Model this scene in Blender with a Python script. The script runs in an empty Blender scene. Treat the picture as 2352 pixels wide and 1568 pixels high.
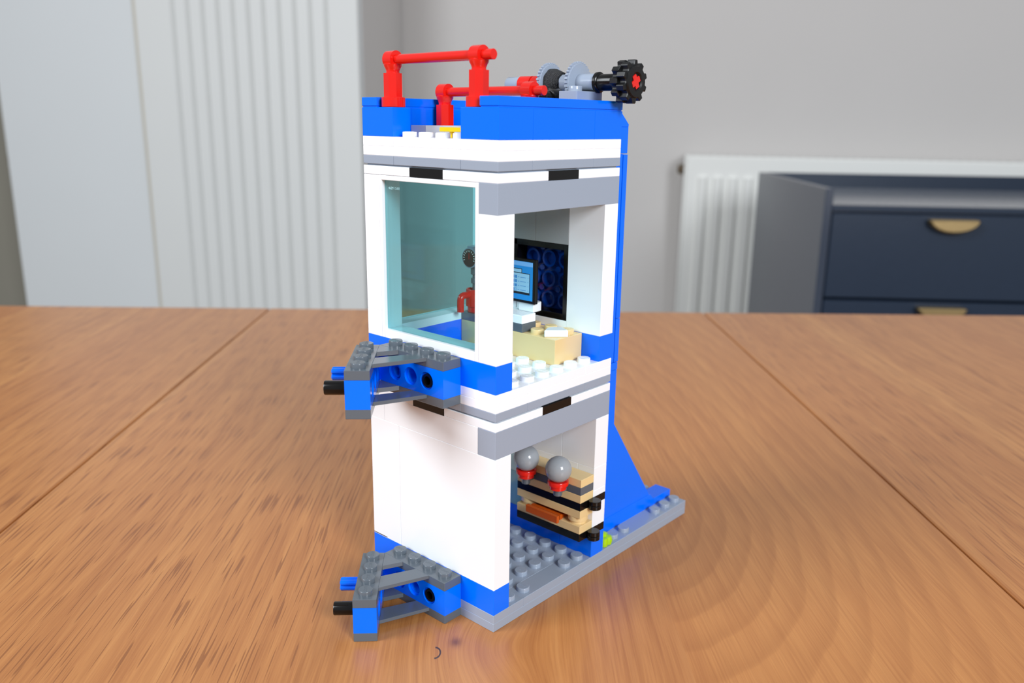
import bpy, bmesh, math, random
from mathutils import Vector, Matrix
random.seed(7)
C = bpy.context.scene.collection
S = 0.001                      # model units are millimetres, x right-back, y left-back, z up from the table top
TZ = 0.75                      # height of the table top above the floor
PI = math.pi

# ------------------------------------------------------------------ materials
def srgb(r, g, b):
    f = lambda c: c/12.92 if c <= .04045 else ((c+.055)/1.055)**2.4
    return (f(r/255), f(g/255), f(b/255), 1)

def new_mat(name):
    m = bpy.data.materials.new(name); m.use_nodes = True
    nt = m.node_tree
    return m, nt, nt.nodes, nt.nodes['Principled BSDF']

def plastic(name, col, rough=.16, spec=.5, sss=0.0, bump=.0):
    m, nt, N, P = new_mat(name)
    P.inputs['Base Color'].default_value = col
    P.inputs['Roughness'].default_value = rough
    P.inputs['Specular IOR Level'].default_value = spec
    # faint large-scale waviness of moulded plastic
    tc = N.new('ShaderNodeTexCoord'); nz = N.new('ShaderNodeTexNoise'); bp = N.new('ShaderNodeBump')
    nz.inputs['Scale'].default_value = 90; nz.inputs['Detail'].default_value = 1
    bp.inputs['Strength'].default_value = .05 + bump; bp.inputs['Distance'].default_value = .001
    nt.links.new(tc.outputs['Object'], nz.inputs['Vector'])
    nt.links.new(nz.outputs['Fac'], bp.inputs['Height'])
    nt.links.new(bp.outputs['Normal'], P.inputs['Normal'])
    return m

def painted(name, col, rough=.5, scale=40, amt=.04, spec=.3, bump=.05):
    m, nt, N, P = new_mat(name)
    P.inputs['Roughness'].default_value = rough
    P.inputs['Specular IOR Level'].default_value = spec
    tc = N.new('ShaderNodeTexCoord'); nz = N.new('ShaderNodeTexNoise'); mx = N.new('ShaderNodeMix'); mx.data_type = 'RGBA'
    nz.inputs['Scale'].default_value = scale; nz.inputs['Detail'].default_value = 3
    mx.inputs['A'].default_value = tuple(c*(1-amt) for c in col[:3])+(1,)
    mx.inputs['B'].default_value = tuple(min(1, c*(1+amt)) for c in col[:3])+(1,)
    bp = N.new('ShaderNodeBump'); bp.inputs['Strength'].default_value = bump; bp.inputs['Distance'].default_value = .002
    L = nt.links
    L.new(tc.outputs['Object'], nz.inputs['Vector']); L.new(nz.outputs['Fac'], mx.inputs['Factor'])
    L.new(mx.outputs['Result'], P.inputs['Base Color']); L.new(nz.outputs['Fac'], bp.inputs['Height'])
    L.new(bp.outputs['Normal'], P.inputs['Normal'])
    return m

def metal(name, col, rough):
    m = painted(name, col, rough, 200, .05); m.node_tree.nodes['Principled BSDF'].inputs['Metallic'].default_value = 1
    return m

def tinted_glass(name, col):
    m, nt, N, P = new_mat(name)
    N.remove(P)
    out = N['Material Output']; tr = N.new('ShaderNodeBsdfTransparent'); gl = N.new('ShaderNodeBsdfGlossy'); mx = N.new('ShaderNodeMixShader'); fr = N.new('ShaderNodeLayerWeight')
    tr.inputs['Color'].default_value = col; gl.inputs['Roughness'].default_value = .03
    fr.inputs['Blend'].default_value = .5
    pw_ = N.new('ShaderNodeMath'); pw_.operation = 'POWER'; pw_.inputs[1].default_value = 5
    ma_ = N.new('ShaderNodeMath'); ma_.operation = 'MULTIPLY_ADD'; ma_.inputs[1].default_value = .9; ma_.inputs[2].default_value = .04
    nt.links.new(fr.outputs['Facing'], pw_.inputs[0]); nt.links.new(pw_.outputs[0], ma_.inputs[0])
    L = nt.links
    L.new(ma_.outputs[0], mx.inputs['Fac']); L.new(tr.outputs[0], mx.inputs[1]); L.new(gl.outputs[0], mx.inputs[2]); L.new(mx.outputs[0], out.inputs['Surface'])
    return m

def oak(name):
    m, nt, N, P = new_mat(name)
    L = nt.links
    def math_(op, a=None, b=None, c=None):
        n = N.new('ShaderNodeMath'); n.operation = op
        for i, v in enumerate((a, b, c)):
            if v is None: continue
            if isinstance(v, (int, float)): n.inputs[i].default_value = v
            else: L.new(v, n.inputs[i])
        return n.outputs[0]
    def noise(vec, scale, detail=2, rough=.5, dist=0):
        n = N.new('ShaderNodeTexNoise'); n.inputs['Scale'].default_value = scale; n.inputs['Detail'].default_value = detail
        n.inputs['Roughness'].default_value = rough; n.inputs['Distortion'].default_value = dist
        L.new(vec, n.inputs['Vector']); return n.outputs['Fac']
    def comb(x, y, z):
        n = N.new('ShaderNodeCombineXYZ')
        for i, v in enumerate((x, y, z)):
            if isinstance(v, (int, float)): n.inputs[i].default_value = v
            else: L.new(v, n.inputs[i])
        return n.outputs[0]
    def ramp(fac, stops, interp='LINEAR'):
        n = N.new('ShaderNodeValToRGB'); n.color_ramp.interpolation = interp
        el = n.color_ramp.elements
        while len(el) < len(stops): el.new(.5)
        for e, (p, c) in zip(el, stops):
            e.position = p; e.color = c if len(c) == 4 else (*c, 1)
        L.new(fac, n.inputs['Fac']); return n.outputs['Color']
    def mix(fac, a, b, blend='MIX'):
        n = N.new('ShaderNodeMix'); n.data_type = 'RGBA'; n.blend_type = blend
        for k, v in (('Factor', fac), ('A', a), ('B', b)):
            if isinstance(v, (int, float, tuple)): n.inputs[k].default_value = v
            else: L.new(v, n.inputs[k])
        return n.outputs['Result']
    tc = N.new('ShaderNodeTexCoord'); sp = N.new('ShaderNodeSeparateXYZ'); L.new(tc.outputs['Object'], sp.inputs[0])
    s, t = sp.outputs[0], sp.outputs[1]
    # boards: constant steps across the leaf
    edges = [-.9, -.78, -.66, -.55, -.43, -.33, -.27, -.21, -.067, -.0195, .0645, .2, .27, .36, .47, .58, .7, .8]
    rnd = random.Random(11)
    stops = []
    for i, e in enumerate(edges):
        stops.append(((e+.9)/1.8, (rnd.random(), rnd.random(), .5+.5*rnd.random())))
    fixed = {-.21: (.5, .3, 1.0), -.067: (.05, .45, .12), -.0195: (.62, .8, .12), .0645: (.35, .1, .15), .2: (.75, .6, .9), .27: (.3, .2, .8), -.27: (.35, .7, .8), -.33: (.55, .5, .8)}
    stops = [(p, fixed.get(e, c)) for (p, c), e in zip(stops, edges)]
    bid = ramp(math_('MULTIPLY_ADD', s, 1/1.8, .5), stops, 'CONSTANT')
    bs = N.new('ShaderNodeSeparateColor'); L.new(bid, bs.inputs[0])
    off = math_('MULTIPLY', bs.outputs[1], 37.0)
    # slow wander of the grain
    wander = noise(comb(math_('MULTIPLY', s, 7), math_('MULTIPLY', t, 2.2), off), 1, 2)
    sw = math_('MULTIPLY_ADD', math_('SUBTRACT', wander, .5), .035, s)
    # knot bends the grain round itself
    kd = math_('ADD', math_('POWER', math_('DIVIDE', math_('ADD', s, .004), .014), 2), math_('POWER', math_('DIVIDE', math_('ADD', t, .008), .02), 2))
    kbend = math_('MULTIPLY', math_('POWER', 2.718, math_('MULTIPLY', kd, -.7)), .012)
    sw = math_('ADD', sw, kbend)
    broad = noise(comb(math_('MULTIPLY', sw, 45), math_('MULTIPLY', t, 1.6), off), 1, 4, .6)
    mid = noise(comb(math_('MULTIPLY', sw, 230), math_('MULTIPLY', t, 5), off), 1, 3, .6)
    fibre = noise(comb(math_('MULTIPLY', sw, 1300), math_('MULTIPLY', t, 26), off), 1, 2, .6)
    pore = noise(comb(math_('MULTIPLY', sw, 1300), math_('MULTIPLY', t, 34), off), 1, 0, .4)
    # cathedral rings in one board of the middle leaf
    dx = math_('SUBTRACT', s, .058); dt = math_('SUBTRACT', t, .11)
    dy = math_('ADD', math_('MULTIPLY', math_('MINIMUM', dt, 0.0), .55), math_('MULTIPLY', math_('MAXIMUM', dt, 0.0), .22))
    rr = math_('SQRT', math_('ADD', math_('POWER', dx, 2), math_('POWER', dy, 2)))
    rr = math_('MULTIPLY_ADD', math_('SUBTRACT', noise(comb(math_('MULTIPLY', s, 26), math_('MULTIPLY', t, 16), 3.1), 1, 3, .6), .5), .007, rr)
    ring = math_('FRACT', math_('DIVIDE', math_('POWER', rr, .85), .0125))
    ring = math_('SUBTRACT', math_('POWER', ring, 2.0), math_('POWER', ring, 14.0))
    inb = math_('MULTIPLY', math_('GREATER_THAN', s, .0645), math_('LESS_THAN', s, .2))
    fall = math_('SUBTRACT', 1.0, math_('MULTIPLY', math_('MINIMUM', math_('DIVIDE', rr, .3), 1.0), .65))
    ring = math_('MULTIPLY', math_('MULTIPLY', ring, inb), fall)
    light, dark = srgb(202, 143, 83), srgb(158, 98, 51)
    base = ramp(broad, [(.3, dark), (.5, srgb(181, 119, 66)), (.72, light)])
    base = mix(math_('MULTIPLY', math_('SUBTRACT', 1.0, inb), .5), base, ramp(mid, [(.32, srgb(149, 92, 47)), (.55, srgb(185, 126, 71)), (.75, srgb(204, 148, 89))]))
    base = mix(math_('MULTIPLY', inb, .6), base, srgb(183, 121, 64))
    base = mix(.28, base, ramp(fibre, [(.3, srgb(136, 75, 33)), (.7, srgb(215, 150, 85))]))
    base = mix(math_('MULTIPLY', ring, .55), base, srgb(142, 84, 39))
    # board tint
    base = mix(math_('MULTIPLY_ADD', bs.outputs[0], .32, .0), base, srgb(169, 102, 59))
    tick = math_('MULTIPLY', math_('GREATER_THAN', pore, .615), math_('GREATER_THAN', broad, .36))
    ticks = math_('MULTIPLY', math_('MINIMUM', math_('MULTIPLY', math_('MAXIMUM', math_('SUBTRACT', pore, .63), 0), 16), 1), bs.outputs[2])
    base = mix(math_('MULTIPLY', ticks, .62), base, srgb(113, 60, 28))
    # knots
    k1 = math_('ADD', math_('POWER', math_('DIVIDE', math_('ADD', s, .0195), .0021), 2), math_('POWER', math_('DIVIDE', math_('ADD', t, .0115), .0034), 2))
    k1m = math_('MULTIPLY', math_('MULTIPLY', math_('LESS_THAN', k1, 1.0), math_('GREATER_THAN', k1, .55)), math_('GREATER_THAN', s, -.0195))
    base = mix(math_('MULTIPLY', k1m, .9), base, srgb(45, 40, 42))
    k2 = math_('ADD', math_('POWER', math_('DIVIDE', math_('ADD', s, .0128), .0022), 2), math_('POWER', math_('DIVIDE', math_('ADD', t, .0055), .003), 2))
    base = mix(math_('MULTIPLY', math_('POWER', 2.718, math_('MULTIPLY', k2, -1.2)), .7), base, srgb(88, 52, 40))
    L.new(base, P.inputs['Base Color'])
    P.inputs['Roughness'].default_value = .33
    P.inputs['Specular IOR Level'].default_value = .6
    bp = N.new('ShaderNodeBump'); bp.inputs['Strength'].default_value = .12; bp.inputs['Distance'].default_value = .0006
    L.new(math_('SUBTRACT', math_('MULTIPLY', fibre, .4), ticks), bp.inputs['Height']); L.new(bp.outputs['Normal'], P.inputs['Normal'])
    return m

M = dict(
    white=plastic('white_plastic', srgb(238, 241, 245), .15),
    blue=plastic('blue_plastic', srgb(0, 108, 246), .13, .28),
    blue_shaded=plastic('shaded_blue_plastic', srgb(8, 56, 140), .14),  # blue plastic darkened: the shade of the recess is in this colour
    teal_lit=plastic('teal_lit_white_plastic', srgb(136, 186, 190), .12),  # white wall with a teal cast of light put into its colour
    paleteal_lit=plastic('pale_teal_lit_white_plastic', srgb(196, 224, 216), .12),  # paler teal light cast, also painted into the white wall
    grey=plastic('light_grey_plastic', srgb(148, 159, 175), .16),
    dgrey=plastic('dark_grey_plastic', srgb(88, 96, 104), .18),
    black=plastic('black_plastic', srgb(11, 10, 10), .2, .35),
    red=plastic('red_plastic', srgb(216, 26, 16), .16),
    tan=plastic('tan_plastic', srgb(224, 196, 142), .2),
    orange=plastic('dark_orange_plastic', srgb(184, 78, 16), .2),
    yellow=plastic('yellow_plastic', srgb(250, 214, 0), .2),
    lime=plastic('lime_plastic', srgb(165, 208, 12), .2),
    ballgrey=plastic('grey_ball_plastic', srgb(150, 155, 160), .12),
    ltgrey=plastic('pale_grey_plastic', srgb(196, 200, 204), .2),
    slab=plastic('medium_grey_plastic', srgb(150, 154, 156), .2),  # medium grey, the slabs' own colour
    rubber=plastic('black_rubber', srgb(15, 16, 17), .4, .35),
    string=painted('black_string', (.022, .022, .024, 1), .55, 2600, .95, .5, .6),
    glass=tinted_glass('pale_blue_transparent', (.71, .915, .93, 1)),
    etch=plastic('etched_pale', srgb(170, 220, 228), .4),
    screen=plastic('screen_blue', srgb(30, 138, 214), .25),
    screenlight=plastic('screen_pale', srgb(150, 198, 226), .25),
    screenbar=plastic('screen_bar', srgb(120, 180, 238), .25),
    icon=plastic('screen_icon', srgb(52, 128, 196), .25),
    ink=plastic('black_ink', srgb(18, 26, 36), .3),
    keyline=plastic('key_line', srgb(168, 172, 176), .4),
    tick=plastic('dial_white', srgb(235, 235, 232), .4),
    needle=plastic('dial_red', srgb(190, 26, 24), .4),
    oak=oak('oiled_oak'),
    oakdark=painted('oak_side', srgb(170, 106, 56), .4, 30, .15),
    wall=painted('warm_grey_wall', srgb(203, 199, 196), .8, 6, .015),
    breast=painted('white_wall_paint', srgb(217, 220, 221), .75, 6, .012),
    flute=painted('white_panel_paint', srgb(219, 220, 218), .55, 10, .012),
    radiator=painted('white_radiator_enamel', srgb(236, 236, 232), .3, 10, .01, .5),
    navy=painted('navy_painted_wood', srgb(29, 43, 62), .38, 60, .06, .5),
    navytop_sheen=painted('navy_top_painted_sheen', srgb(122, 126, 134), .16, 60, .05, .7, 0),  # navy board; its grazing reflection is painted in as pale grey
    navyside_sheen=painted('navy_side_painted_sheen', srgb(58, 66, 80), .24, 60, .05, .7, 0),  # navy lightened to paint in the sheen on this side
    brass=metal('brushed_brass', srgb(206, 178, 128), .38),
    floor=painted('grey_floor', srgb(120, 112, 104), .6, 12, .1),
    beige=painted('beige_edge_paint', srgb(198, 192, 178), .6, 10, .03),
    doorp=painted('taupe_door_paint', srgb(146, 142, 130), .6, 10, .03),
    valve=painted('valve_brass_dull', srgb(110, 96, 78), .4, 50, .1),
)

# ------------------------------------------------------------------ mesh builder
class MB:
    G = .02
    def __init__(s): s.bm = bmesh.new()
    def add(s, b, mat=None):
        if mat is not None: b.transform(mat)
        me = bpy.data.meshes.new('tmp'); b.to_mesh(me); b.free(); s.bm.from_mesh(me); bpy.data.meshes.remove(me); return s
    def box(s, x0, x1, y0, y1, z0, z1, bev=.13, mat=None):
        g = MB.G
        b = bmesh.new()
        vs = [b.verts.new((x, y, z)) for x in (x0+g, x1-g) for y in (y0+g, y1-g) for z in (z0, z1)]
        for f in ((0,1,3,2), (4,6,7,5), (0,4,5,1), (2,3,7,6), (0,2,6,4), (1,5,7,3)): b.faces.new([vs[i] for i in f])
        bmesh.ops.recalc_face_normals(b, faces=b.faces)
        if bev: bmesh.ops.bevel(b, geom=list(b.edges), offset=bev, segments=1, affect='EDGES')
        return s.add(b, mat)
    def prism(s, poly, z0, z1, bev=.1, mat=None):
        b = bmesh.new()
        lo = [b.verts.new((x, y, z0)) for x, y in poly]; hi = [b.verts.new((x, y, z1)) for x, y in poly]
        b.faces.new(lo); b.faces.new(hi)
        n = len(poly)
        for i in range(n): b.faces.new((lo[i], lo[(i+1) % n], hi[(i+1) % n], hi[i]))
        bmesh.ops.recalc_face_normals(b, faces=b.faces)
        if bev: bmesh.ops.bevel(b, geom=list(b.edges), offset=bev, segments=1, affect='EDGES')
        return s.add(b, mat)
    def lathe(s, prof, seg=32, mat=None, closed=True, phase=0):
        """profile of (radius, height) spun round z"""
        b = bmesh.new(); rings = []
        for r, h in prof:
            if r < 1e-6: rings.append([b.verts.new((0, 0, h))])
            else: rings.append([b.verts.new((r*math.cos(phase+2*PI*i/seg), r*math.sin(phase+2*PI*i/seg), h)) for i in range(seg)])
        for A, B in zip(rings, rings[1:]):
            for i in range(seg):
                j = (i+1) % seg
                if len(A) == 1 and len(B) == 1: continue
                if len(A) == 1: b.faces.new((A[0], B[i], B[j]))
                elif len(B) == 1: b.faces.new((A[i], B[0], A[j]))
                else: b.faces.new((A[i], B[i], B[j], A[j]))
        if closed:
            for Rg in (rings[0], rings[-1]):
                if len(Rg) > 2: b.faces.new(Rg)
        bmesh.ops.recalc_face_normals(b, faces=b.faces)
        return s.add(b, mat)
    def cyl(s, r, h0, h1, seg=28, mat=None, bev=.15):
        return s.lathe([(r-bev, h0), (r, h0+bev), (r, h1-bev), (r-bev, h1)], seg, mat)
    def tube(s, ro, ri, h0, h1, seg=28, mat=None):
        b = bmesh.new(); rings = []
        for r, h in ((ro, h0), (ro, h1), (ri, h1), (ri, h0)):
            rings.append([b.verts.new((r*math.cos(2*PI*i/seg), r*math.sin(2*PI*i/seg), h)) for i in range(seg)])
        for k in range(4):
            A, B = rings[k], rings[(k+1) % 4]
            for i in range(seg):
                j = (i+1) % seg; b.faces.new((A[i], B[i], B[j], A[j]))
        bmesh.ops.recalc_face_normals(b, faces=b.faces)
        return s.add(b, mat)
    def pipe(s, pts, r, seg=16):
        """round rod along a polyline"""
        b = bmesh.new(); rings = []; P = [Vector(p) for p in pts]
        for i, p in enumerate(P):
            d = (P[min(i+1, len(P)-1)]-P[max(i-1, 0)]).normalized()
            u = d.cross(Vector((0, 0, 1)));  u = u.normalized() if u.length > 1e-3 else Vector((0, 1, 0))
            if i == 0: u0 = u
            u = (u0 - d*u0.dot(d)).normalized(); u0 = u
            v = d.cross(u)
            rings.append([b.verts.new(p+u*r*math.cos(2*PI*k/seg)+v*r*math.sin(2*PI*k/seg)) for k in range(seg)])
        for A, B in zip(rings, rings[1:]):
            for k in range(seg): b.faces.new((A[k], B[k], B[(k+1) % seg], A[(k+1) % seg]))
        b.faces.new(rings[0]); b.faces.new(rings[-1])
        bmesh.ops.recalc_face_normals(b, faces=b.faces)
        return s.add(b)
    def sphere(s, r, c):
        b = bmesh.new(); bmesh.ops.create_uvsphere(b, u_segments=40, v_segments=24, radius=r)
        return s.add(b, Matrix.Translation(c))
    def stud(s, x, y, z, rot=0, word=True):
        s.lathe([(2.42, z-.05), (2.42, z+1.5), (2.36, z+1.62), (2.24, z+1.7), (0, z+1.7)], 28, Matrix.Translation((x, y, 0)), closed=False)
        if word: s.add(word_bm(), Matrix.Translation((x, y, z+1.7)) @ Matrix.Rotation(rot, 4, 'Z'))
        return s
    def build(s, name, mat, parent=None, org=(0, 0, 0), label=None, scale=S, smooth=True):
        bm = s.bm
        bm.transform(Matrix.Scale(scale, 4) @ Matrix.Translation(-Vector(org)))
        me = bpy.data.meshes.new(name); bm.to_mesh(me); bm.free()
        me.materials.append(M[mat])
        if smooth:
            me.polygons.foreach_set('use_smooth', [True]*len(me.polygons))
            me.set_sharp_from_angle(angle=math.radians(32))
        o = bpy.data.objects.new(name, me); C.objects.link(o)
        if parent: o.parent = parent
        if label: o['label'] = label
        return o

def text_bm(body, width, depth=.08):
    cu = bpy.data.curves.new('t', 'FONT'); cu.body = body; cu.align_x = 'CENTER'; cu.align_y = 'CENTER'; cu.extrude = depth/2; cu.resolution_u = 2
    o = bpy.data.objects.new('t', cu); C.objects.link(o)
    dg = bpy.context.evaluated_depsgraph_get(); ev = o.evaluated_get(dg); me = ev.to_mesh()
    b = bmesh.new(); b.from_mesh(me); ev.to_mesh_clear()
    xs = [v.co.x for v in b.verts]; w = max(xs)-min(xs); k = width/w
    for v in b.verts: v.co.x *= k; v.co.y *= k
    bpy.data.objects.remove(o); bpy.data.curves.remove(cu)
    return b
_word = text_bm('LEGO', 3.5)
def word_bm(): return _word.copy()

def empty(name, loc, rz=0, label=None, cat=None, group=None, parent=None):
    o = bpy.data.objects.new(name, None); C.objects.link(o); o.location = loc; o.rotation_euler = (0, 0, rz); o.empty_display_size = .01
    if label: o['label'] = label; o['category'] = cat
    if group: o['group'] = group
    if parent: o.parent = parent
    return o
def tag(o, label, cat, group=None):
    o['label'] = label; o['category'] = cat
    if group: o['group'] = group
    return o
def at(x, y, z): return (x*S, y*S, z*S+TZ)
def copy_tree(o, parent=None):
    c = o.copy(); C.objects.link(c); c.parent = parent
    for ch in [k for k in bpy.data.objects if k.parent == o and k != c]: copy_tree(ch, c)
    return c
def single(mb, name, mat, base, label, cat, group=None):
    o = mb.build(name, mat, None, base); o.location = at(*base); return tag(o, label, cat, group)
RX = lambda a: Matrix.Rotation(a, 4, 'X')
RY = lambda a: Matrix.Rotation(a, 4, 'Y')
RZ = lambda a: Matrix.Rotation(a, 4, 'Z')
T = lambda x, y, z: Matrix.Translation((x, y, z))
AX = lambda x, y, z: T(x, y, z) @ RY(PI/2)      # lathe axis along +x from (x,y,z)
AY = lambda x, y, z: T(x, y, z) @ RX(-PI/2)     # lathe axis along +y from (x,y,z)

# ------------------------------------------------------------------ camera
cam = bpy.data.cameras.new('camera'); co = bpy.data.objects.new('camera', cam); C.objects.link(co)
Rm = ((0.66699105, 0.17775509, -0.72355101), (-0.74492801, 0.17776981, -0.64302423), (0.0143247, 0.96788482, 0.25098562))
CP = Vector((-190.22706664, -175.71960997, 171.69589258))
mw = Matrix([(*Rm[i], CP[i]*S+(TZ if i == 2 else 0)) for i in range(3)]+[(0, 0, 0, 1)])
co.matrix_world = mw
cam.sensor_fit = 'HORIZONTAL'; cam.sensor_width = 36; cam.lens = 1942.2647/2352*36
cam.clip_start = .005; cam.clip_end = 50
cam.dof.use_dof = True; cam.dof.focus_distance = .295; cam.dof.aperture_fstop = 12.5
bpy.context.scene.camera = co

# room frame: u to the right of the camera's heading, w along it (metres), world = cam + u*r + w*h
h2 = Vector((.74748, .66429)); r2 = Vector((.66706, -.74500)).normalized()
cam2 = Vector((CP.x, CP.y))*S
def room(u, w): p = cam2+r2*u+h2*w; return (p.x, p.y)
ANG = math.atan2(r2.y, r2.x)

# ================================================================== TOWER
tower = empty('toy_tower', at(0, 0, 0), 0, 'tall blue and white two-storey toy brick tower with blue windows, standing on the wooden table', 'toy building')
def part(mb, name, mat, parent=tower, label=None): return mb.build(name, mat, parent, (0, 0, 0), label)

# base plates
b = MB(); b.box(0, 128, 0, 64, 0, 3.2).box(0, 16, 0, 64, 3.2, 6.4).box(16, 48, 8, 64, 3.2, 6.4).box(48, 80, 0, 64, 3.2, 6.4).box(80, 112, 8, 64, 3.2, 6.4).box(112, 128, 0, 64, 3.2, 6.4)
for x in (12, 20, 28, 36, 44, 52):
    for y in (12, 20, 28, 36, 44, 52):
        if not (x == 12 and y > 40): b.stud(x, y, 6.4, PI/2)
for x, y in ((12, 4), (52, 4), (76, 4), (116, 4), (124, 4), (124, 20), (116, 20), (108, 20), (100, 20), (92, 20), (84, 20), (124, 28), (116, 28), (108, 28), (124, 36), (116, 36), (124, 44), (116, 44), (124, 60), (116, 60), (108, 60), (100, 60)): b.stud(x, y, 6.4, PI/2)
base = part(b, 'baseplate', 'grey')
for x in (16, 80):
    b = MB(); b.box(x, x+32, 0, 8, 3.2, 6.4).stud(x+4, 4, 6.4, PI/2).stud(x+28, 4, 6.4, PI/2)
    b.build('edge_plate', 'grey', base)

def storey(z0, upper):
    """blue footing, white walls, grey lintel, white rim with black tiles, grey band; z0 is the top of the floor"""
    e = z0+9.6; top = z0+67.2
    f = MB(); f.box(0, 8, 0, 16, z0, e).box(0, 8, 16, 48, z0, e).box(0, 8, 48, 64, z0, e).box(8, 40, 56, 64, z0, e).box(40, 64, 56, 64, z0, e).box(56, 64, 16, 56, z0, e).box(56, 64, 0, 16, z0, e)
    part(f, 'blue_footing', 'blue')
    if upper: p = MB(); p.box(0, 8, 0, 8, e, e+48); part(p, 'corner_pillar', 'white')
    # lintel, L shaped, light grey
    l = MB(); l.prism([(0, 0), (64, 0), (64, 8), (0, 8)], e+48, top, .14); part(l, 'lintel', 'grey')
    # rim
    k = MB(); k.box(0, 64, 0, 64, top, top+3.0); part(k, 'rim_plate', 'white')
    for q in (0, 1):
        t = MB()
        if q == 0: t.box(-.06, 8, 24, 40, top-.02, top+3.05, .05)
        else: t.box(24, 40, -.06, 8, top-.02, top+3.05, .05)
        part(t, 'black_tile', 'black')
    g = MB()
    for a, c in ((0, 16), (16, 48), (48, 64)):
        if a: g.box(a, c, 0, 8, top+3.55, top+6.4).box(0, 8, a, c, top+3.55, top+6.4)
    g.prism([(0.02, 0.02), (15.98, 0.02), (15.98, 8), (8, 8), (8, 15.98), (0.02, 15.98)], top+3.55, top+6.4, .13)
    g.box(8, 56, 56, 64, top+3.55, top+6.4).box(56, 64, 8, 56, top+3.55, top+6.4)
    g.box(1, 63, 1, 63, top+2.9, top+6.3, 0)
    part(g, 'grey_band', 'grey')

storey(6.4, False); storey(86.4, True)

# lower storey walls: white panel on the front, columns, rows of plates; right wall with clip plates
w = MB()
w.box(0, 8, 0, 48, 16, 64).box(0, 8, 48, 64, 16, 64).box(0, 8, 8, 56, 64, 73.6).box(0, 8, 56, 64, 64, 73.6)
part(w, 'front_panel', 'white')
w = MB()
w.box(56, 64, 0, 16, 44, 64).box(56, 64, 0, 8, 34.6, 44).box(56, 64, 0, 8, 32, 34.6).box(56, 64, 0, 8, 19.2, 28.8).box(56, 64, 8, 32, 16, 44).box(56, 64, 16, 64, 44, 73.6).box(56, 64, 48, 64, 16, 44)
part(w, 'right_wall', 'white')
w = MB(); w.box(56, 64, 32, 48, 31.2, 44); part(w, 'pale_teal_lit_wall', 'paleteal_lit')
w = MB(); w.box(56, 64, 32, 48, 16.05, 31.2); part(w, 'teal_lit_wall', 'teal_lit')
for z in (16, 28.8):
    k = MB(); k.box(56, 64, 0, 8, z, z+3.2)
    k.box(53, 56, -.6, 1.2, z+.5, z+2.6)
    k.cyl(2.5, z-.2, z+1.45, 24, T(54.5, -1.9, 0)).cyl(2.5, z+1.6, z+3.3, 24, T(54.5, -1.9, 0)).cyl(1.9, z+1.3, z+1.7, 24, T(54.6, -1.9, 0), .05)
    part(k, 'clip_plate', 'black')

def window(xf, yf, z0, axis):
    """white frame 48 long, 57.6 high, 8 deep, pale blue pane; axis 0: faces -x at x=0, axis 1: faces +y at y=64"""
    def bx(m, a0, a1, d0, d1, za, zb, bev=.12):
        if axis == 0: m.box(d0, d1, a0, a1, za, zb, bev)
        else: m.box(a0, a1, 64-d1, 64-d0, za, zb, bev)
    f = MB(); Z = z0+57.5
    bx(f, 8, 9.6, 0, 8, z0, Z); bx(f, 54.5, 56, 0, 8, z0, Z); bx(f, 9.58, 54.52, 0, 8, z0, z0+3.2); bx(f, 9.58, 54.52, 0, 8, Z-1.6, Z)
    fr = part(f, 'window_frame', 'white')
    p = MB(); bx(p, 9.7, 54.4, 1.3, 2.3, z0+3.3, Z-1.7, .1)
    pane = p.build('window_pane', 'glass', fr, label='pale blue transparent pane')
    return pane
pane = window(0, 0, 96, 0)
tm = MB(); tm.add(text_bm('46291 S-01', 5.6, .04), T(1.2, 49.3, 149.2) @ Matrix(((0, 0, 1, 0), (-1, 0, 0, 0), (0, 1, 0, 0), (0, 0, 0, 1))))
tm.build('moulded_number', 'etch', pane)
window(0, 0, 96, 1)
# lower rear wall
w = MB(); w.box(0, 8, 56, 63.9, 16, 16.5, 0); w.box(8, 56, 56, 64, 16, 73.6).box(56, 63, 56, 64, 16, 73.6); part(w, 'rear_wall', 'white')
# upper columns
w = MB(); w.box(0, 8, 56, 64, 96, 105.6).box(0, 8, 56, 64, 105.6, 153.5); part(w, 'rear_column', 'white')
w = MB(); w.box(56, 64, 0, 16, 96, 144).box(56, 64, 48, 64, 96, 153.6).box(56, 64, 16, 48, 96, 99.2); part(w, 'right_wall', 'white')
w = MB(); w.box(56, 64, 16, 32, 128, 153.6).box(56, 64, 32, 48, 128, 153.6).box(56, 64, 8, 16, 144, 153.6); part(w, 'wall_slab', 'slab')
w = MB(); w.box(56, 62, 16, 18, 99.2, 128).box(56, 62, 41, 48, 99.2, 128).box(56, 62, 17.9, 46.1, 99.2, 101.6).box(56, 62, 17.9, 46.1, 125.8, 128)
part(w, 'black_window_frame', 'black')
w = MB(); w.box(62.3, 64, 16, 48, 99.2, 128)
for y in (20.4, 28.4, 36.4):
    for z in (105.4, 113.3, 121.2):
        w.tube(3.3, 2.45, 0, 2.3, 28, AX(60.2, y, z))
        w.cyl(1.2, 0, 1.6, 14, AX(60.9, y-4, z+4))
part(w, 'stud_tubes_panel', 'blue_shaded')

# floor of the upper room (z 80 - 86.4)
w = MB(); w.box(0, 64, 0, 64, 80, 83.2).box(0, 16, 0, 64, 83.2, 86.4).box(16, 48, 0, 8, 83.2, 86.4).box(16, 48, 8, 64, 83.2, 86.4).box(48, 64, 0, 64, 83.2, 86.4)
for x in (12, 20, 28, 36, 44, 52):
    for y in (4, 12, 20, 28, 36, 44, 52):
        if not (x > 39 and y > 8): w.stud(x, y, 86.4, PI/2)
part(w, 'upper_floor', 'white')

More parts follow.
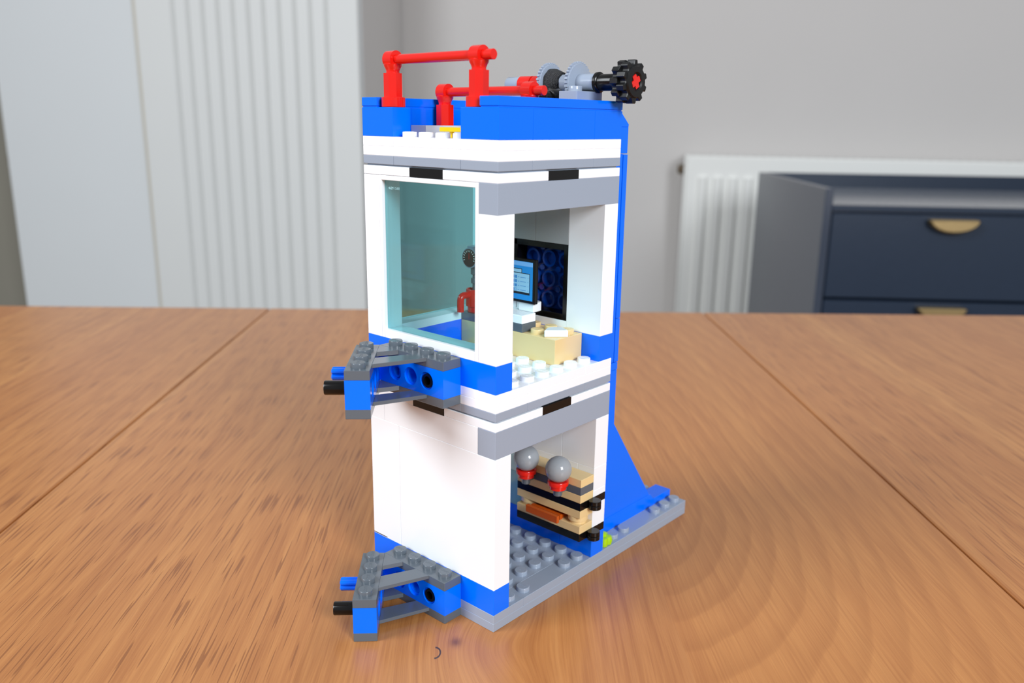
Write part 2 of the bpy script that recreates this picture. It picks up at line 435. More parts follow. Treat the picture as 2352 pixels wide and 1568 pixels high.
# roof (z 160 - 166.4) and parapet
w = MB(); w.box(0, 64, 0, 64, 160, 163.2)
w.prism([(0, 0), (16, 0), (16, 8), (8, 8), (8, 16), (0, 16)], 163.2, 166.4, .1)
w.box(0, 8, 16, 48, 163.2, 166.4).box(0, 8, 48, 64, 163.2, 166.4).box(16, 48, 0, 8, 163.2, 166.4).box(48, 64, 0, 8, 163.2, 166.4).box(8, 64, 8, 64, 163.2, 166.4)
for x in (4,):
    for y in (20, 28, 36, 44): w.stud(x, y, 166.4, 0)
part(w, 'roof', 'white')
w = MB()
w.prism([(0, 0), (15.98, 0), (15.98, 8), (8, 8), (8, 15.98), (0, 15.98)], 166.4, 175.9, .14)
w.box(16, 48, 0, 8, 166.4, 175.9).box(48, 64, 0, 8, 166.4, 175.9)
w.prism([(0, 48.02), (8, 48.02), (8, 56), (15.6, 56), (15.6, 64), (0, 64)], 166.4, 175.9, .14)
w.box(15.6, 48, 56, 64, 166.4, 175.9).box(48, 64, 56, 64, 166.4, 175.9).box(56, 64, 8, 56, 166.4, 175.9)
par = part(w, 'parapet', 'blue')
w = MB(); w.box(0, 64, 0, 7.9, 176.35, 179.2).box(.3, 63.7, .3, 7.6, 175.8, 176.5, 0)
w.build('coping_tile', 'blue', par)
w = MB(); w.box(0, 8, 56.1, 64, 176.35, 179.2).box(.3, 7.7, 56.3, 63.7, 175.8, 176.5, 0).box(8, 64, 56.1, 64, 176.35, 179.2).box(8, 63.7, 56.3, 63.7, 175.8, 176.5, 0)
w.build('coping_tile', 'blue', par)
w = MB(); w.box(15, 40, 48, 55.9, 166.4, 170.2); part(w, 'roof_plate', 'ltgrey')

# railings
def post(y):
    m = MB()
    m.cyl(4.0, 176, 179.25, 36, T(4, y, 0), .12)
    m.lathe([(3.3, 179.2), (3.3, 186.9)], 8, T(4, y, 0), phase=PI/8)
    m.lathe([(2.3, 186.9), (2.25, 187.6), (2.5, 188.3), (3.0, 189.2), (3.1, 189.9), (2.0, 190.6)], 24, T(4, y, 0))
    m.tube(2.85, 1.55, -2.0, 2.0, 28, AY(4, y, 191.3))
    return m
rb = MB(); rb.cyl(1.58, 5.8, 54.2, 24, AY(4, 0, 191.3) , .12)
rail = part(rb, 'railing', 'red')
for y in (52, 12): post(y).build('post', 'red', rail)
rail2 = copy_tree(rail, tower); rail2.location = (24*S, 0, -9.6*S)

# winch on the roof
AXZ = 185.5
def wl(prof, seg=32): return MB().lathe(prof, seg, AY(60, 0, AXZ))
spool = wl([(0, 8), (3.1, 8), (3.1, 16), (3.4, 16.4), (3.4, 17), (3.1, 17.2), (3.1, 30), (0, 30)])
spool.lathe([(0, 43.8), (2.75, 43.8), (2.75, 49.8), (2.5, 50.2), (0, 50.2)], 28, AY(60, 0, AXZ))
winch = part(spool, 'winch', 'grey')
def gear(y, flip):
    n = 34; poly = []
    for i in range(n):
        a = 2*PI*i/n; d = 2*PI/n
        for k, r in ((-.5, 6.55), (-.22, 7.35), (.22, 7.35), (.5-1e-3, 6.55)): poly.append((r*math.cos(a+k*d), r*math.sin(a+k*d)))
    m = MB(); m.prism(poly, 0, 1.1, 0, AY(60, y, AXZ)); m.lathe([(0, -.25), (6.5, -.25), (6.75, 0), (6.75, 1.1), (6.5, 1.4), (0, 1.4)], 48, AY(60, y, AXZ)); return m
gear(16.4, 1).build('gear_disc', 'grey', winch); gear(29.4, 0).build('gear_disc', 'grey', winch)
st = MB()
st.lathe([(3.05, 23.4), (3.5, 24.0), (4.1, 25.2), (4.6, 26.6), (4.85, 28.0), (4.7, 29.1), (3.1, 29.3)], 40, AY(60, 0, AXZ))
for k in range(9):                # turns of braided cord
    yy = 24.0+k*.6; rr = 3.3+min(1.5, (yy-23.6)*.36)
    pts = [(60+rr*math.cos(a*PI/14), yy+.3*math.sin(a*1.7), AXZ+rr*math.sin(a*PI/14)) for a in range(29)]
    st.pipe(pts, .42, 8)
st.build('cord', 'string', winch)
m = wl([(0, 30.6), (2.75, 30.6), (2.95, 30.8), (2.95, 37.2), (2.6, 37.3), (2.6, 37.9), (2.95, 38), (2.95, 43.6), (2.75, 43.8), (0, 43.8)]); m.build('red_bush', 'red', winch)
m = wl([(0, 8.6), (3.3, 8.6), (3.6, 8.3), (3.6, 7.4), (3.3, 7.0), (2.85, 6.8), (2.85, -1.5), (2.5, -2.2), (0, -2.2)]); m.build('black_collar', 'black', winch)
kn = MB()
def tread(y0, y1, ph):
    n = 10; poly = []
    for i in range(n):
        a = ph+2*PI*i/n; d = 2*PI/n
        for k, r in ((-.5, 5.5), (-.30, 5.9), (-.2, 7.2), (.2, 7.2), (.30, 5.9)): poly.append((r*math.cos(a+k*d), r*math.sin(a+k*d)))
    kn.prism(poly, y0, y1, .25, AY(60, 0, AXZ))
tread(-4.6, -1.6, 0); tread(-7.4, -4.2, PI/10)
kn.lathe([(3.0, -1.0), (5.2, -1.2), (5.6, -2), (5.6, -7), (5.0, -8.0), (3.2, -8.1), (2.75, -7.6), (2.75, -6.6), (0, -6.6)], 40, AY(60, 0, AXZ), closed=True)
knob = kn.build('knob', 'rubber', winch, label='black ribbed turning knob')
ax = MB()
for a, o_ in ((PI/4, 0), (-PI/4, .03)): ax.box(-2.4, 2.4, -1.05, 1.05, -7.9-o_, -6.0, .2, AY(60, 0, AXZ) @ RZ(a+.25))
ax.build('axle_end', 'red', knob)
w = MB(); w.box(48, 62.5, 8, 16, 166.4, 182.4).stud(52, 12, 182.4, 0); w.cyl(4, 166.4, 182.4, 28, T(60, 12.2, 0), .1)
w.build('winch_support', 'grey', winch)
w = MB(); w.box(50, 57, 20, 28, 166.4, 180.5).lathe([(0, 0), (2.3, 0), (2.6, .3), (2.6, 3.5), (3.3, 3.6), (3.4, 4.4), (3.4, 9), (0, 9)], 24, AX(46, 22.2, 180.2))
w.build('black_bracket', 'black', winch)
# two feet holding the axle at its far end
w = MB(); w.box(56, 64, 40, 56, 175.9, 182.7); w.build('winch_support', 'grey', winch)

# side brackets with pegs (lower one, then a copy 80 mm up)
def legpt(i): return (-13.657+(-.70711*8*i), 48-.70711*8*i)
A2 = Vector((-8, 48)); ev = Vector((-.70711, -.70711)); nv = Vector((-.70711, .70711))
LEG = [A2, A2+ev*32, A2+ev*32+nv*8, A2+nv*8]
def a_plate(z0, studs):
    m = MB()
    m.prism([tuple(p) for p in LEG], z0, z0+3.2, .12)
    m.box(-8, 0, 16, 48, z0, z0+3.2, .12)
    m.prism([(-8, 47.95), (-14.9, 41.1), (-8, 38)], z0+1.6, z0+3.19, .03)
    m.prism([(-19.9, 36.1), (-25.4, 30.6), (-7.95, 24), (-7.95, 30.8)], z0+1.9, z0+3.19, .05)
    if studs:
        for i in range(4): m.stud(*legpt(i), z0+3.2, -PI/4*1 - PI/2); m.stud(-4, 20+8*i, z0+3.2, -PI/2)
    return m
def beam(mat):
    """1x4 holed beam: 32 long (x), 8 thick (y), 9.6 high, holes through y"""
    m = MB(); b = bmesh.new(); SEG = 24
    def cell(x0, x1, yy, d):
        cx = (x0+x1)/2; outer = []; inner = []
        for k in range(SEG):
            a = 2*PI*(k+.5)/SEG; c, s_ = math.cos(a), math.sin(a)
            q = min(4/abs(c) if abs(c) > 1e-6 else 1e9, 4.8/abs(s_) if abs(s_) > 1e-6 else 1e9)
            outer.append(b.verts.new((cx+c*q, yy, 4.8+s_*q))); inner.append((c, s_))
        corners = {}
        rings = [outer]
        for r, y in ((3.1, yy), (3.1, yy+d*.9), (2.45, yy+d*.9), (2.45, yy+d*4)):
            rings.append([b.verts.new((cx+c*r, y, 4.8+s_*r)) for c, s_ in inner])
        for A, B in zip(rings, rings[1:]):
            for k in range(SEG): b.faces.new((A[k], B[k], B[(k+1) % SEG], A[(k+1) % SEG]))
        # fill the corner triangles
        for k in range(SEG):
            p, q = outer[k].co, outer[(k+1) % SEG].co
            if abs(p.x-q.x) > 1e-4 and abs(p.z-q.z) > 1e-4:
                cxn = max((p.x, q.x), key=lambda v: abs(v-cx)); czn = max((p.z, q.z), key=lambda v: abs(v-4.8))
                b.faces.new((outer[k], outer[(k+1) % SEG], b.verts.new((cxn, yy, czn))))
    for yy, d in ((0, 1), (8, -1)):
        for c in (8, 16, 24): cell(c-4, c+4, yy, d)
        for x0, x1 in ((0, 4), (28, 32)):
            b.faces.new([b.verts.new(v) for v in ((x0, yy, 0), (x1, yy, 0), (x1, yy, 9.6), (x0, yy, 9.6))])
    for x in (0, 32): b.faces.new([b.verts.new(v) for v in ((x, 0, 0), (x, 8, 0), (x, 8, 9.6), (x, 0, 9.6))])
    for z in (0, 9.6): b.faces.new([b.verts.new(v) for v in ((0, 0, z), (32, 0, z), (32, 8, z), (0, 8, z))])
    bmesh.ops.remove_doubles(b, verts=b.verts, dist=.001)
    bmesh.ops.recalc_face_normals(b, faces=b.faces)
    m.add(b, mat); return m
brk = part(a_plate(12.8, True), 'side_bracket', 'dgrey')
a_plate(0, False).build('lower_plate', 'dgrey', brk)
e3 = Vector((*ev, 0)); n3 = Vector((*nv, 0))
Mleg = Matrix(((ev.x, nv.x, 0, A2.x), (ev.y, nv.y, 0, A2.y), (0, 0, 1, 3.2), (0, 0, 0, 1)))
Mright = Matrix(((0, -1, 0, 0), (-1, 0, 0, 48), (0, 0, 1, 3.2), (0, 0, 0, 1)))
beam(Mleg).build('holed_beam', 'blue', brk)
beam(Mright).build('holed_beam', 'blue', brk)
def hole_axis(k, off): # frame at a hole of the left leg, z axis pointing out along nv
    p = A2+ev*k+nv*off
    return Matrix(((0, ev.x, nv.x, p.x), (0, ev.y, nv.y, p.y), (1, 0, 0, 8.0), (0, 0, 0, 1)))
m = MB(); m.lathe([(1.5, .9), (2.4, .9), (2.4, 7.6), (2.75, 7.7), (2.75, 8.3), (2.36, 8.4), (2.36, 15.2), (2.2, 15.5), (0, 15.5)], 28, hole_axis(24, 0), closed=False)
for a in (0, PI): m.box(1.9, 2.45, -.2, .2, 10.5, 15.3, .05, hole_axis(24, 0) @ RZ(a+.6))
m.build('peg', 'black', brk, label='black round peg')
m = MB()
for a, o_ in ((PI/4, 0), (-PI/4, .03)): m.box(-2.35, 2.35, -.95, .95, 1, 15.5+o_, .4, hole_axis(8, 0) @ RZ(a))
m.build('peg', 'blue', brk, label='blue cross-shaped peg')
m = MB(); m.tube(2.42, 1.5, .3, 7.8, 28, Matrix(((0, 0, 1, -8), (1, 0, 0, 24), (0, 1, 0, 8), (0, 0, 0, 1)))); m.cyl(1.6, 3, 7.8, 20, Matrix(((0, 0, 1, -8), (1, 0, 0, 24), (0, 1, 0, 8), (0, 0, 0, 1))))
m.build('peg_socket', 'black', brk)
m = MB(); m.tube(2.3, 1.55, .9, 7.8, 28, Matrix(((0, 0, 1, -8), (1, 0, 0, 40), (0, 1, 0, 8), (0, 0, 0, 1)))).box(-.5, .5, -2, 2, 2.2, 7.8, .1, Matrix(((0, 0, 1, -8), (1, 0, 0, 40), (0, 1, 0, 8), (0, 0, 0, 1))))
m.build('peg_socket', 'blue', brk)
brk2 = copy_tree(brk, tower); brk2.location = (0, 0, 80*S)

# rear mast: blue column, facing strip, sloped foot
m = MB(); m.box(64, 77.4, 8.2, 56, 80.2, 160.8).box(64, 80, 8, 56, 161, 170.6)
m.prism([(64, 170.6), (80, 170.6), (80, 171.6), (74, 176.6), (64, 176.6)], 8, 56, .12, Matrix(((1, 0, 0, 0), (0, 0, 1, 0), (0, 1, 0, 0), (0, 0, 0, 1))))
mast = part(m, 'mast', 'blue')
m = MB(); m.box(77.6, 80.3, 8, 56, 98, 160.6).box(77.6, 80.3, 8, 56, 80.2, 97.8); m.build('facing_strip', 'blue', mast)
m = MB(); m.box(64, 80, 8, 56, 77, 80); m.build('mast_plate', 'blue', mast)
XZ = Matrix(((1, 0, 0, 0), (0, 0, 1, 0), (0, 1, 0, 0), (0, 0, 0, 1)))
def fin(y0):
    m = MB(); m.prism([(64, 12.6), (110, 12.6), (80, 53.8), (80, 76.8), (64, 76.8)], y0+.25, y0+7.75, .12, XZ)
    m.prism([(64, 6.4), (113.5, 6.4), (113.5, 9.7), (110.5, 12.7), (64, 12.7)], y0, y0+8, .12, XZ)
    return m
f1 = part(fin(8), 'sloped_buttress', 'blue')
m = MB(); m.box(113.6, 127.5, 8, 15.9, 6.4, 9.6); m.build('foot_tile', 'blue', f1)
f2 = part(fin(48), 'sloped_buttress', 'blue')
m = MB(); m.box(113.6, 127.5, 48, 55.9, 6.4, 9.6); m.build('foot_tile', 'blue', f2)

# ================================================================== things in and on the tower
# desk in the upper room
desk = empty('toy_desk', at(48, 32, 86.4), 0, 'tan toy brick desk on the white studded floor of the upper room', 'toy desk')
O = (48, 32, 86.4)
m = MB(); m.box(40, 55.9, 8.1, 55.9, 86.45, 96)
for x, y in ((44, 20), (52, 12), (52, 20), (52, 28)): m.stud(x, y, 96, PI/2)
m.build('desk_block', 'tan', desk, O)
m = MB(); m.box(40, 48, 24, 55.9, 96, 99.15); m.build('raised_plate', 'dgrey', desk, O)
# white rounded tile on the desk
poly = [(40.7, 13.9), (46.9, 7.6)]
cx, cy = 45.6, 12.4
for k in range(9):
    a = math.radians(-30+k*19); poly.append((cx+3.6*math.cos(a), cy+3.6*math.sin(a)))
m = MB(); m.prism(poly, 96.02, 98.6, .25)
single(m, 'rounded_tile', 'white', (44, 12, 96.02), 'small white round-ended tile lying on the front corner of the tan desk', 'toy tile')
# keyboard
kb = empty('toy_keyboard', at(44, 32, 99.17), 0, 'white toy keyboard with grey key lines in front of the blue screen', 'toy keyboard')
O = (44, 32, 99.17)
m = MB(); m.box(40.1, 47.9, 24.1, 39.9, 99.17, 102.4, .2); m.build('keyboard_body', 'white', kb, O)
m = MB()
for k in range(6): m.box(40.9+k*1.15, 41.05+k*1.15, 25, 39, 102.4, 102.43, 0)
for k in range(10): m.box(40.9, 46.8, 25+k*1.5, 25.15+k*1.5, 102.4, 102.43, 0)
m.build('key_lines', 'keyline', kb, O)
# monitor
mon = empty('toy_monitor', at(50, 32, 99.2), 0, 'black framed toy computer monitor showing a blue screen with a pale list window', 'toy monitor')
O = (50, 32, 99.2)
m = MB(); m.box(46, 48, 23.3, 41, 105.8, 122.5, .2); m.build('monitor_case', 'black', mon, O)
m = MB(); m.box(45.96, 46.1, 24.4, 40, 106.9, 121.5, .02)
scr = m.build('screen', 'screen', mon, O)
def flat(mb, y0, y1, z0, z1, lift): mb.box(45.96-lift, 46.05, y0, y1, z0, z1, 0)
m = MB(); flat(m, 24.45, 40, 119.8, 121.4, .02)
m.build('title_bar', 'screenbar', scr, O)
m = MB(); flat(m, 25.75, 35.2, 109.0, 117.15, .02); flat(m, 29.7, 36.2, 116.5, 118.7, .02); m.build('window_outline', 'ink', scr, O)
m = MB(); flat(m, 26.0, 35, 109.9, 116.9, .04); flat(m, 29.95, 36, 117.2, 118.45, .04); m.build('list_window', 'screenlight', scr, O)
m = MB()
for k in range(4):
    z = 115.4-k*1.62
    for y in (32.15, 33.35):
        if k == 3 and y == 32.15:
            flat(m, y, y+.16, z-.5, z+.6, .06); flat(m, y+.74, y+.9, z-.5, z+.6, .06); flat(m, y, y+.9, z-.5, z-.38, .06); flat(m, y, y+.9, z+.48, z+.6, .06)
        else: flat(m, y, y+.9, z-.5, z+.6, .06)
    flat(m, 30.9, 31.7, z-.05, z+.12, .06); flat(m, 27.6, 30.5, z-.05, z+.12, .06); flat(m, 26.5, 26.8, z-.05, z+.15, .06)
m.build('list_icons', 'icon', scr, O)
m = MB(); m.prism([(47, 24.6), (51.5, 24.6), (52.4, 25.3), (52.8, 26.5), (52.8, 32), (47, 32)], 102.5, 106, .2); m.box(48.2, 55, 33, 39.5, 99.2, 103, .2).box(48.2, 51.5, 34.5, 37.8, 103, 112, .2)
m.box(48.0, 52, 30, 34, 102.5, 105.8, .2)
m.build('stand', 'white', mon, O)
# mug and gauge
mug = empty('toy_mug', at(44, 52, 99.17), 0, 'red toy mug with hooked handle behind the blue window', 'toy mug')
O = (44, 52, 99.17)
m = MB(); m.lathe([(0, 99.17), (3.0, 99.17), (3.15, 99.4), (3.15, 101.2), (3.75, 101.6), (3.75, 108.0), (3.6, 108.3), (3.2, 108.3), (3.05, 108.0), (3.05, 104), (0, 104)], 36, T(44, 52, 0), closed=False); m.build('cup', 'red', mug, O)
pts = [(41, 52.3, 106.3), (38.6, 52.5, 106.3)]+[(37.9-1.6*math.sin(a), 52.5, 104.7+1.6*math.cos(a)) for a in [i*PI/16 for i in range(1, 8)]]+[(36.2, 52.5, 104.5), (36.2, 52.5, 100.4), (36.2, 52.5, 100.1)]
m = MB(); m.pipe(pts, 1.35, 18); m.build('handle', 'red', mug, O)
gg = empty('toy_gauge', at(44, 52, 104.02), 0, 'round black dial gauge with white ticks on a thin stem above the red mug', 'toy gauge')
O = (44, 52, 104.02)
m = MB(); m.cyl(1.2, 104.02, 121, 18, T(44, 52, 0)).cyl(1.8, 110.5, 112.6, 18, T(44, 52, 0)).cyl(1.9, 114, 116.6, 18, T(44, 52, 0)); m.build('stem', 'dgrey', gg, O)
m = MB(); m.cyl(3.95, 0, 3.0, 36, AX(40.6, 52.2, 120.7)).box(41.2, 46.5, 50.4, 54, 121.5, 125.2, .2); m.build('gauge_body', 'grey', gg, O)
m = MB(); m.lathe([(0, 0), (3.5, 0), (3.5, .1), (0, .1)], 36, AX(40.52, 52.2, 120.7)); dial = m.build('dial', 'ink', gg, O)
m = MB()
for k in range(12):
    a = math.radians(-20+k*20)
    m.box(2.35, 3.15, -.16, .16, 0, .04, 0, Matrix(((0, 0, -1, 40.52), (math.cos(a), -math.sin(a), 0, 52.2), (math.sin(a), math.cos(a), 0, 120.7), (0, 0, 0, 1))))
m.build('dial_marks', 'tick', dial, O)
m = MB(); m.box(-.2, .2, -.5, 1.9, 0, .05, 0, Matrix(((0, 0, -1, 40.52), (1, 0, 0, 52.2), (0, 1, 0, 120.7), (0, 0, 0, 1)))); m.build('needle', 'needle', dial, O)

# stacked shelf in the lower room
sh = empty('toy_shelf_unit', at(52, 16, 16), 0, 'tan, grey and black layered toy shelf against the inner wall of the lower room', 'toy shelf')
O = (52, 16, 16)
def layer(z, mat, name='shelf_layer', x0=48): MB().box(x0, 55.97, .05, 32, z, z+3.2).build(name, mat, sh, O)
layer(16.02, 'black'); layer(19.22, 'tan'); layer(25.6, 'tan'); layer(28.8, 'black'); layer(32, 'tan'); layer(35.2, 'dgrey'); layer(38.4, 'tan')
m = MB()
for y in (4, 28): m.lathe([(3.2, 22.42), (3.2, 23.6), (3.9, 23.7), (3.9, 25.6)], 28, T(52, y, 0))
m.build('spacer', 'tan', sh, O)
m = MB()
for y in (8, 24):
    m.cyl(1.7, 34.6, 37.4, 20, T(44, y, 0)).box(44, 48.1, y-1.3, y+1.3, 35.4, 37, .3)
m.build('lamp_holder', 'dgrey', sh, O)
m = MB(); m.box(44, 45.5, 8, 24, 22.45, 25.4, .15).box(45.4, 55, 9.5, 22.5, 22.45, 23.9, .1).box(46.6, 48.2, 8.6, 23.4, 22.9, 24.9, .1)
single(m, 'orange_tile', 'orange', (50, 16, 22.45), 'dark orange railed bar slotted into the gap of the tan shelf', 'toy bar')
ball = empty('ball_lamp', at(44, 8, 37.4), 0, 'grey ball in a red collar, nearer the open doorway of the lower room', 'toy ball', 'grey balls on red collars')
O = (44, 8, 37.4)
m = MB(); m.sphere(5.05, (44, 8, 45.1)).cyl(.45, 49.95, 50.2, 12, T(44, 8, 0), .05); m.build('ball', 'ballgrey', ball, O)
m = MB(); m.lathe([(3.2, 37.42), (3.2, 38.9), (4.0, 39.1), (4.05, 40.4), (3.9, 40.7), (2, 40.7)], 32, T(44, 8, 0)); m.build('collar', 'red', ball, O)
ball2 = copy_tree(ball); ball2.location = at(44, 24, 37.4); ball2['label'] = 'grey ball in a red collar, deeper in the room and partly behind the grey lintel'

# yellow piece on the roof, lime flower on the base
m = MB(); m.box(11.5, 12.7, 31.6, 32.8, 166.42, 168.4, .05).box(11.5, 12.7, 21.6, 22.8, 166.42, 168.4, .05).box(10.2, 14, 18, 36.3, 168.3, 169.75, .15)
single(m, 'yellow_plate', 'yellow', (12, 22, 166.42), 'small yellow plate on the tower roof behind the white studs', 'toy plate')
m = MB()
for k in range(5):
    a = 2*PI*k/5+.3; m.lathe([(0, 6.45), (1.7, 6.6), (2.0, 8.2), (1.6, 9.9), (0, 10.3)], 14, T(68.6+2.3*math.cos(a), 3.9+2.3*math.sin(a), 0))
m.lathe([(0, 6.42), (1.9, 6.42), (1.9, 11), (1.2, 11.4), (0, 11.4)], 16, T(68.6, 3.9, 0))
single(m, 'flower_piece', 'lime', (68.6, 3.9, 6.42), 'lime green flower piece on the grey baseplate beside the blue buttress', 'toy flower')

# ================================================================== TABLE
MB.G = 0          # from here on shapes are in metres
dv = Vector((.732, .681)).normalized(); tang = math.atan2(-dv.x, dv.y)       # local y runs along the boards
sv = Vector((dv.y, -dv.x))
table = empty('dining_table', (0, 0, 0), math.atan2(sv.y, sv.x), 'large oak dining table with boards running away from the viewer', 'table')
def tbox(name, mat, boxes, label=None):
    m = MB()
    for q in boxes: m.box(*q)
    return m.build(name, mat, table, (0, 0, 0), label, 1.0)
def leaf(x0, x1):
    m = MB(); m.box(x0, x1, -.45, .5185, TZ-.026, TZ, .0006); return m.build('table_leaf', 'oak', table, (0, 0, 0), None, 1.0)
leaf(-.95, -.2106); leaf(-.2094, .1969); leaf(.1981, .95)
tbox('apron', 'oakdark', [(-.85, .85, .42, .445, TZ-.12, TZ-.027, .002), (-.85, .85, -.37, -.345, TZ-.12, TZ-.027, .002), (-.85, -.825, -.345, .42, TZ-.12, TZ-.027, .002), (.825, .85, -.345, .42, TZ-.12, TZ-.027, .002)])
for x in (-.86, .79):
    for y in (-.38, .38): tbox('leg', 'oakdark', [(x, x+.07, y, y+.07, .001, TZ-.027, .004)])

# ================================================================== ROOM
def struct(mb, name, mat, loc=(0, 0), rz=0):
    o = mb.build(name, mat, None, (0, 0, 0), None, 1.0); o.location = (loc[0], loc[1], 0); o.rotation_euler = (0, 0, rz); o['kind'] = 'structure'; return o
WA = ANG-math.atan(.2)              # direction of the back wall
def on_wall(U, off=0.0):            # a point of the back wall at room coordinate U; off metres towards the camera
    return room(U, 2.21-.2*(U-.417)-off)
m = MB(); m.box(-4, 4, -5, 4, -.05, 0, 0); struct(m, 'floor', 'floor')
m = MB(); m.box(-2.4, 3.2, 0, .12, 0, 2.6, 0); struct(m, 'wall_back', 'wall', on_wall(0), WA)
m = MB(); m.box(-2.4, 3.2, -.018, -.001, 0, .12, .004); struct(m, 'baseboard_back', 'radiator', on_wall(0), WA)
ca = math.cos(math.atan(.2))
# chimney breast, U from -1.226 to -.335 at 0.3 m in front of the wall
cb0 = on_wall(-.357, .3)
wid = (1.323-.357)/ca
m = MB(); m.box(-wid, 0, .004, .295*ca, 0, 2.6, .003); struct(m, 'wall_left', 'wall', cb0, WA)
m = MB(); m.box(-wid, 0, 0, .0042, 0, 2.6, .001); struct(m, 'trim_2', 'breast', cb0, WA)
# tall fluted panel on the breast
fw = (.913-.359)/ca
pw = empty('fluted_panel', (*cb0, .0), WA, 'tall white fluted panel covering the right side of the chimney breast', 'wall panel')
prof = [(-fw, -.002), (-fw, -.016)]
g0, pit = -(.813-.357)/ca, .0388
for k in range(11):
    c = g0+k*pit; prof += [(c-.007, -.016), (c-.0015, -.007), (c+.001, -.007), (c+.004, -.016)]
prof += [(-.003, -.016), (-.003, -.002)]
m = MB(); m.prism(prof, .02, 2.5, 0); fp = m.build('fluted_board', 'flute', pw, (0, 0, 0), None, 1.0, smooth=False)
m = MB(); m.box(-fw-.013, -fw-.001, -.010, -.002, .02, 2.5, .002); m.build('edge_strip', 'beige', pw, (0, 0, 0), 'beige edge strip', 1.0)
# door in the alcove to the left of the breast
da = on_wall(-1.75, .0)
m = MB(); m.box(-.42, .44, -.05, -.004, .01, 2.05, .003); d = struct(m, 'door_1', 'doorp', da, WA)
m = MB(); m.box(.47, .53, -.02, -.003, .0, 2.1, .003).box(-.5, -.44, -.02, -.003, .0, 2.1, .003).box(-.5, .53, -.02, -.003, 2.1, 2.16, .003); struct(m, 'trim_1', 'doorp', da, WA)
m = MB(); m.box(.36, .40, -.062, -.05, .72, .88, .004).box(.30, .39, -.085, -.07, .79, .81, .005).box(.375, .39, -.085, -.05, .79, .81, .004); hd = m.build('door_handle', 'valve', d, (0, 0, 0), None, 1.0)

# radiator
rp = room(.417, 2.1); RZt, RZb = .849, .249
rad = empty('radiator', (*rp, 0), WA, 'white panel radiator mounted on the grey wall behind the navy sideboard', 'radiator')
RW = 1.3
m = MB(); m.box(0, RW, 0, .012, RZb, RZt, .004)
for k in range(35):
    x = .03+k*.0357
    m.prism([(x, .002), (x+.004, -.009), (x+.019, -.009), (x+.023, .002)], RZb+.04, RZt-.05, 0)
m.build('front_panel', 'radiator', rad, (0, 0, 0), None, 1.0)
m = MB(); m.box(0, RW, .085, .097, RZb, RZt, .004); m.build('back_panel', 'radiator', rad, (0, 0, 0), None, 1.0)
for x in (-.004, RW-.002):
    m = MB(); m.box(x, x+.006, -.002, .099, RZb, RZt+.002, .002); m.build('side_cover', 'radiator', rad, (0, 0, 0), None, 1.0)
m = MB()
for k in range(60): m.box(.01+k*.0214, .022+k*.0214, .012, .085, RZt-.004, RZt, 0)
m.box(0, RW, .008, .016, RZt-.012, RZt, 0).box(0, RW, .08, .088, RZt-.012, RZt, 0)
m.build('top_grille', 'radiator', rad, (0, 0, 0), None, 1.0)
m = MB(); m.lathe([(0, -.02), (.009, -.02), (.011, -.017), (.011, -.012), (.014, -.010), (.014, -.003), (0, -.003)], 20, T(-.0, .05, RZt-.035) @ RY(PI/2)); m.build('bleed_valve', 'valve', rad, (0, 0, 0), None, 1.0)
for x in (.2, 1.05):
    m = MB(); m.box(x, x+.03, .097, .106, RZb+.05, RZt-.05, .001); m.build('wall_bracket', 'radiator', rad, (0, 0, 0), None, 1.0)
for x in (.03, RW-.03):
    m = MB(); m.cyl(.008, 0, RZb+.02, 16, T(x, .05, 0), .001); m.build('pipe', 'radiator', rad, (0, 0, 0), None, 1.0)

# sideboard
SA = ANG-math.atan(.05)
sp_ = room(.364*1.36, 1.36)
sb = empty('sideboard', (*sp_, 0), SA, 'navy sideboard with raised rim and half-moon brass handles in front of the radiator', 'sideboard')
sb.location.z = .048; sb.scale = (.948,)*3
W, D, Ht = .93, .485, .8217
def sbp(name, mat, boxes, label=None, parent=sb):
    m = MB()
    for q in boxes: m.box(*q)
    return m.build(name, mat, parent, (0, 0, 0), label, 1.0)
sbp('side_panel', 'navyside_sheen', [(0, .014, 0, D, .16, Ht, .0015)])
sbp('side_panel', 'navy', [(W-.014, W, 0, D, .16, Ht, .0015)])
sbp('back_panel', 'navy', [(.014, W-.014, D-.014, D, .16, Ht, .0015)])
sbp('top_board', 'navytop_sheen', [(.014, W-.014, .012, D-.014, .776, .792, .001)], 'top board with a pale reflection painted in')
sbp('front_rail', 'navy', [(.014, W-.014, 0, .014, .784, .794, .001)])
sbp('bottom_board', 'navy', [(.014, W-.014, .012, D-.014, .16, .176, .001)])
sbp('divider', 'navy', [(W/2-.008, W/2+.008, .012, D-.014, .17, .776, .001)])
zt = .7815
drawer0 = None
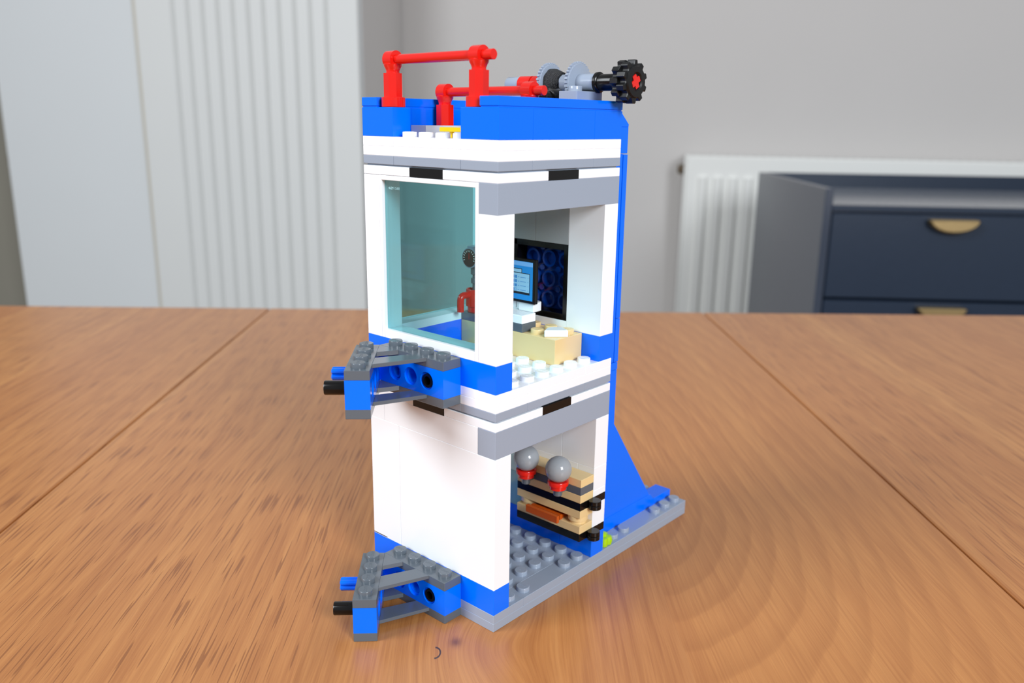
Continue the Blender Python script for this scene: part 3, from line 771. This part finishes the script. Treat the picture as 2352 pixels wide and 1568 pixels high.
for c in range(2):
    x0 = .016+c*(W/2-.008); x1 = x0+W/2-.026
    for r_ in range(4):
        zb = zt-r_*.150
        if drawer0 is None:
            drawer0 = sbp('drawer', 'navy', [(x0, x1, .002, .022, zb-.1455, zb, .0015), (x0+.01, x1-.01, .022, D-.03, zb-.135, zb-.03, .001)])
            cx = .213
            poly = [(-.041, 0)]+[(.041*math.cos(PI+PI*k/20), .0215*math.sin(PI+PI*k/20)) for k in range(1, 20)]+[(.041, 0)]
            m = MB(); m.prism([(cx+a, zt-.0075+b_) for a, b_ in poly], -.002, .016, .0025, Matrix(((1, 0, 0, 0), (0, 0, -1, 0), (0, 1, 0, 0), (0, 0, 0, 1))))
            m.build('handle', 'brass', drawer0, (0, 0, 0), 'brass half-moon cup handle', 1.0)
        else:
            q = copy_tree(drawer0, sb); q.location = (x0-.016, 0, zb-zt)
for x in (.02, W-.06):
    for y in (.03, D-.07): sbp('leg', 'navy', [(x, x+.04, y, y+.04, -.0504, .16, .003)])

# ================================================================== LIGHT
def area(name, loc, target, size, energy, col):
    l = bpy.data.lights.new(name, 'AREA'); l.shape = 'RECTANGLE'; l.size, l.size_y = size; l.energy = energy; l.color = col
    o = bpy.data.objects.new(name, l); C.objects.link(o); o.location = loc
    o.rotation_euler = (Vector(target)-Vector(loc)).to_track_quat('-Z', 'Y').to_euler(); return o
tgt = (.03, .03, .85)
area('window_light_left', (*room(-1.7, -.45), 2.0), tgt, (1.05, 1.05), 45, (.90, .95, 1))
area('window_light_right', (*room(.95, -1.3), 1.75), tgt, (.6, .75), 44, (.90, .95, 1))
wd = bpy.data.worlds.new('world'); bpy.context.scene.world = wd; wd.use_nodes = True
bg = wd.node_tree.nodes['Background']; bg.inputs['Color'].default_value = (.93, .96, 1, 1); bg.inputs['Strength'].default_value = .46
sc = bpy.context.scene
sc.view_settings.view_transform = 'Standard'; sc.view_settings.look = 'None'; sc.view_settings.exposure = 0; sc.view_settings.gamma = 1
sc.cycles.max_bounces = 10; sc.cycles.transparent_max_bounces = 16; sc.cycles.diffuse_bounces = 5; sc.cycles.use_denoising = True
sc.cycles.caustics_reflective = False; sc.cycles.sample_clamp_indirect = 6
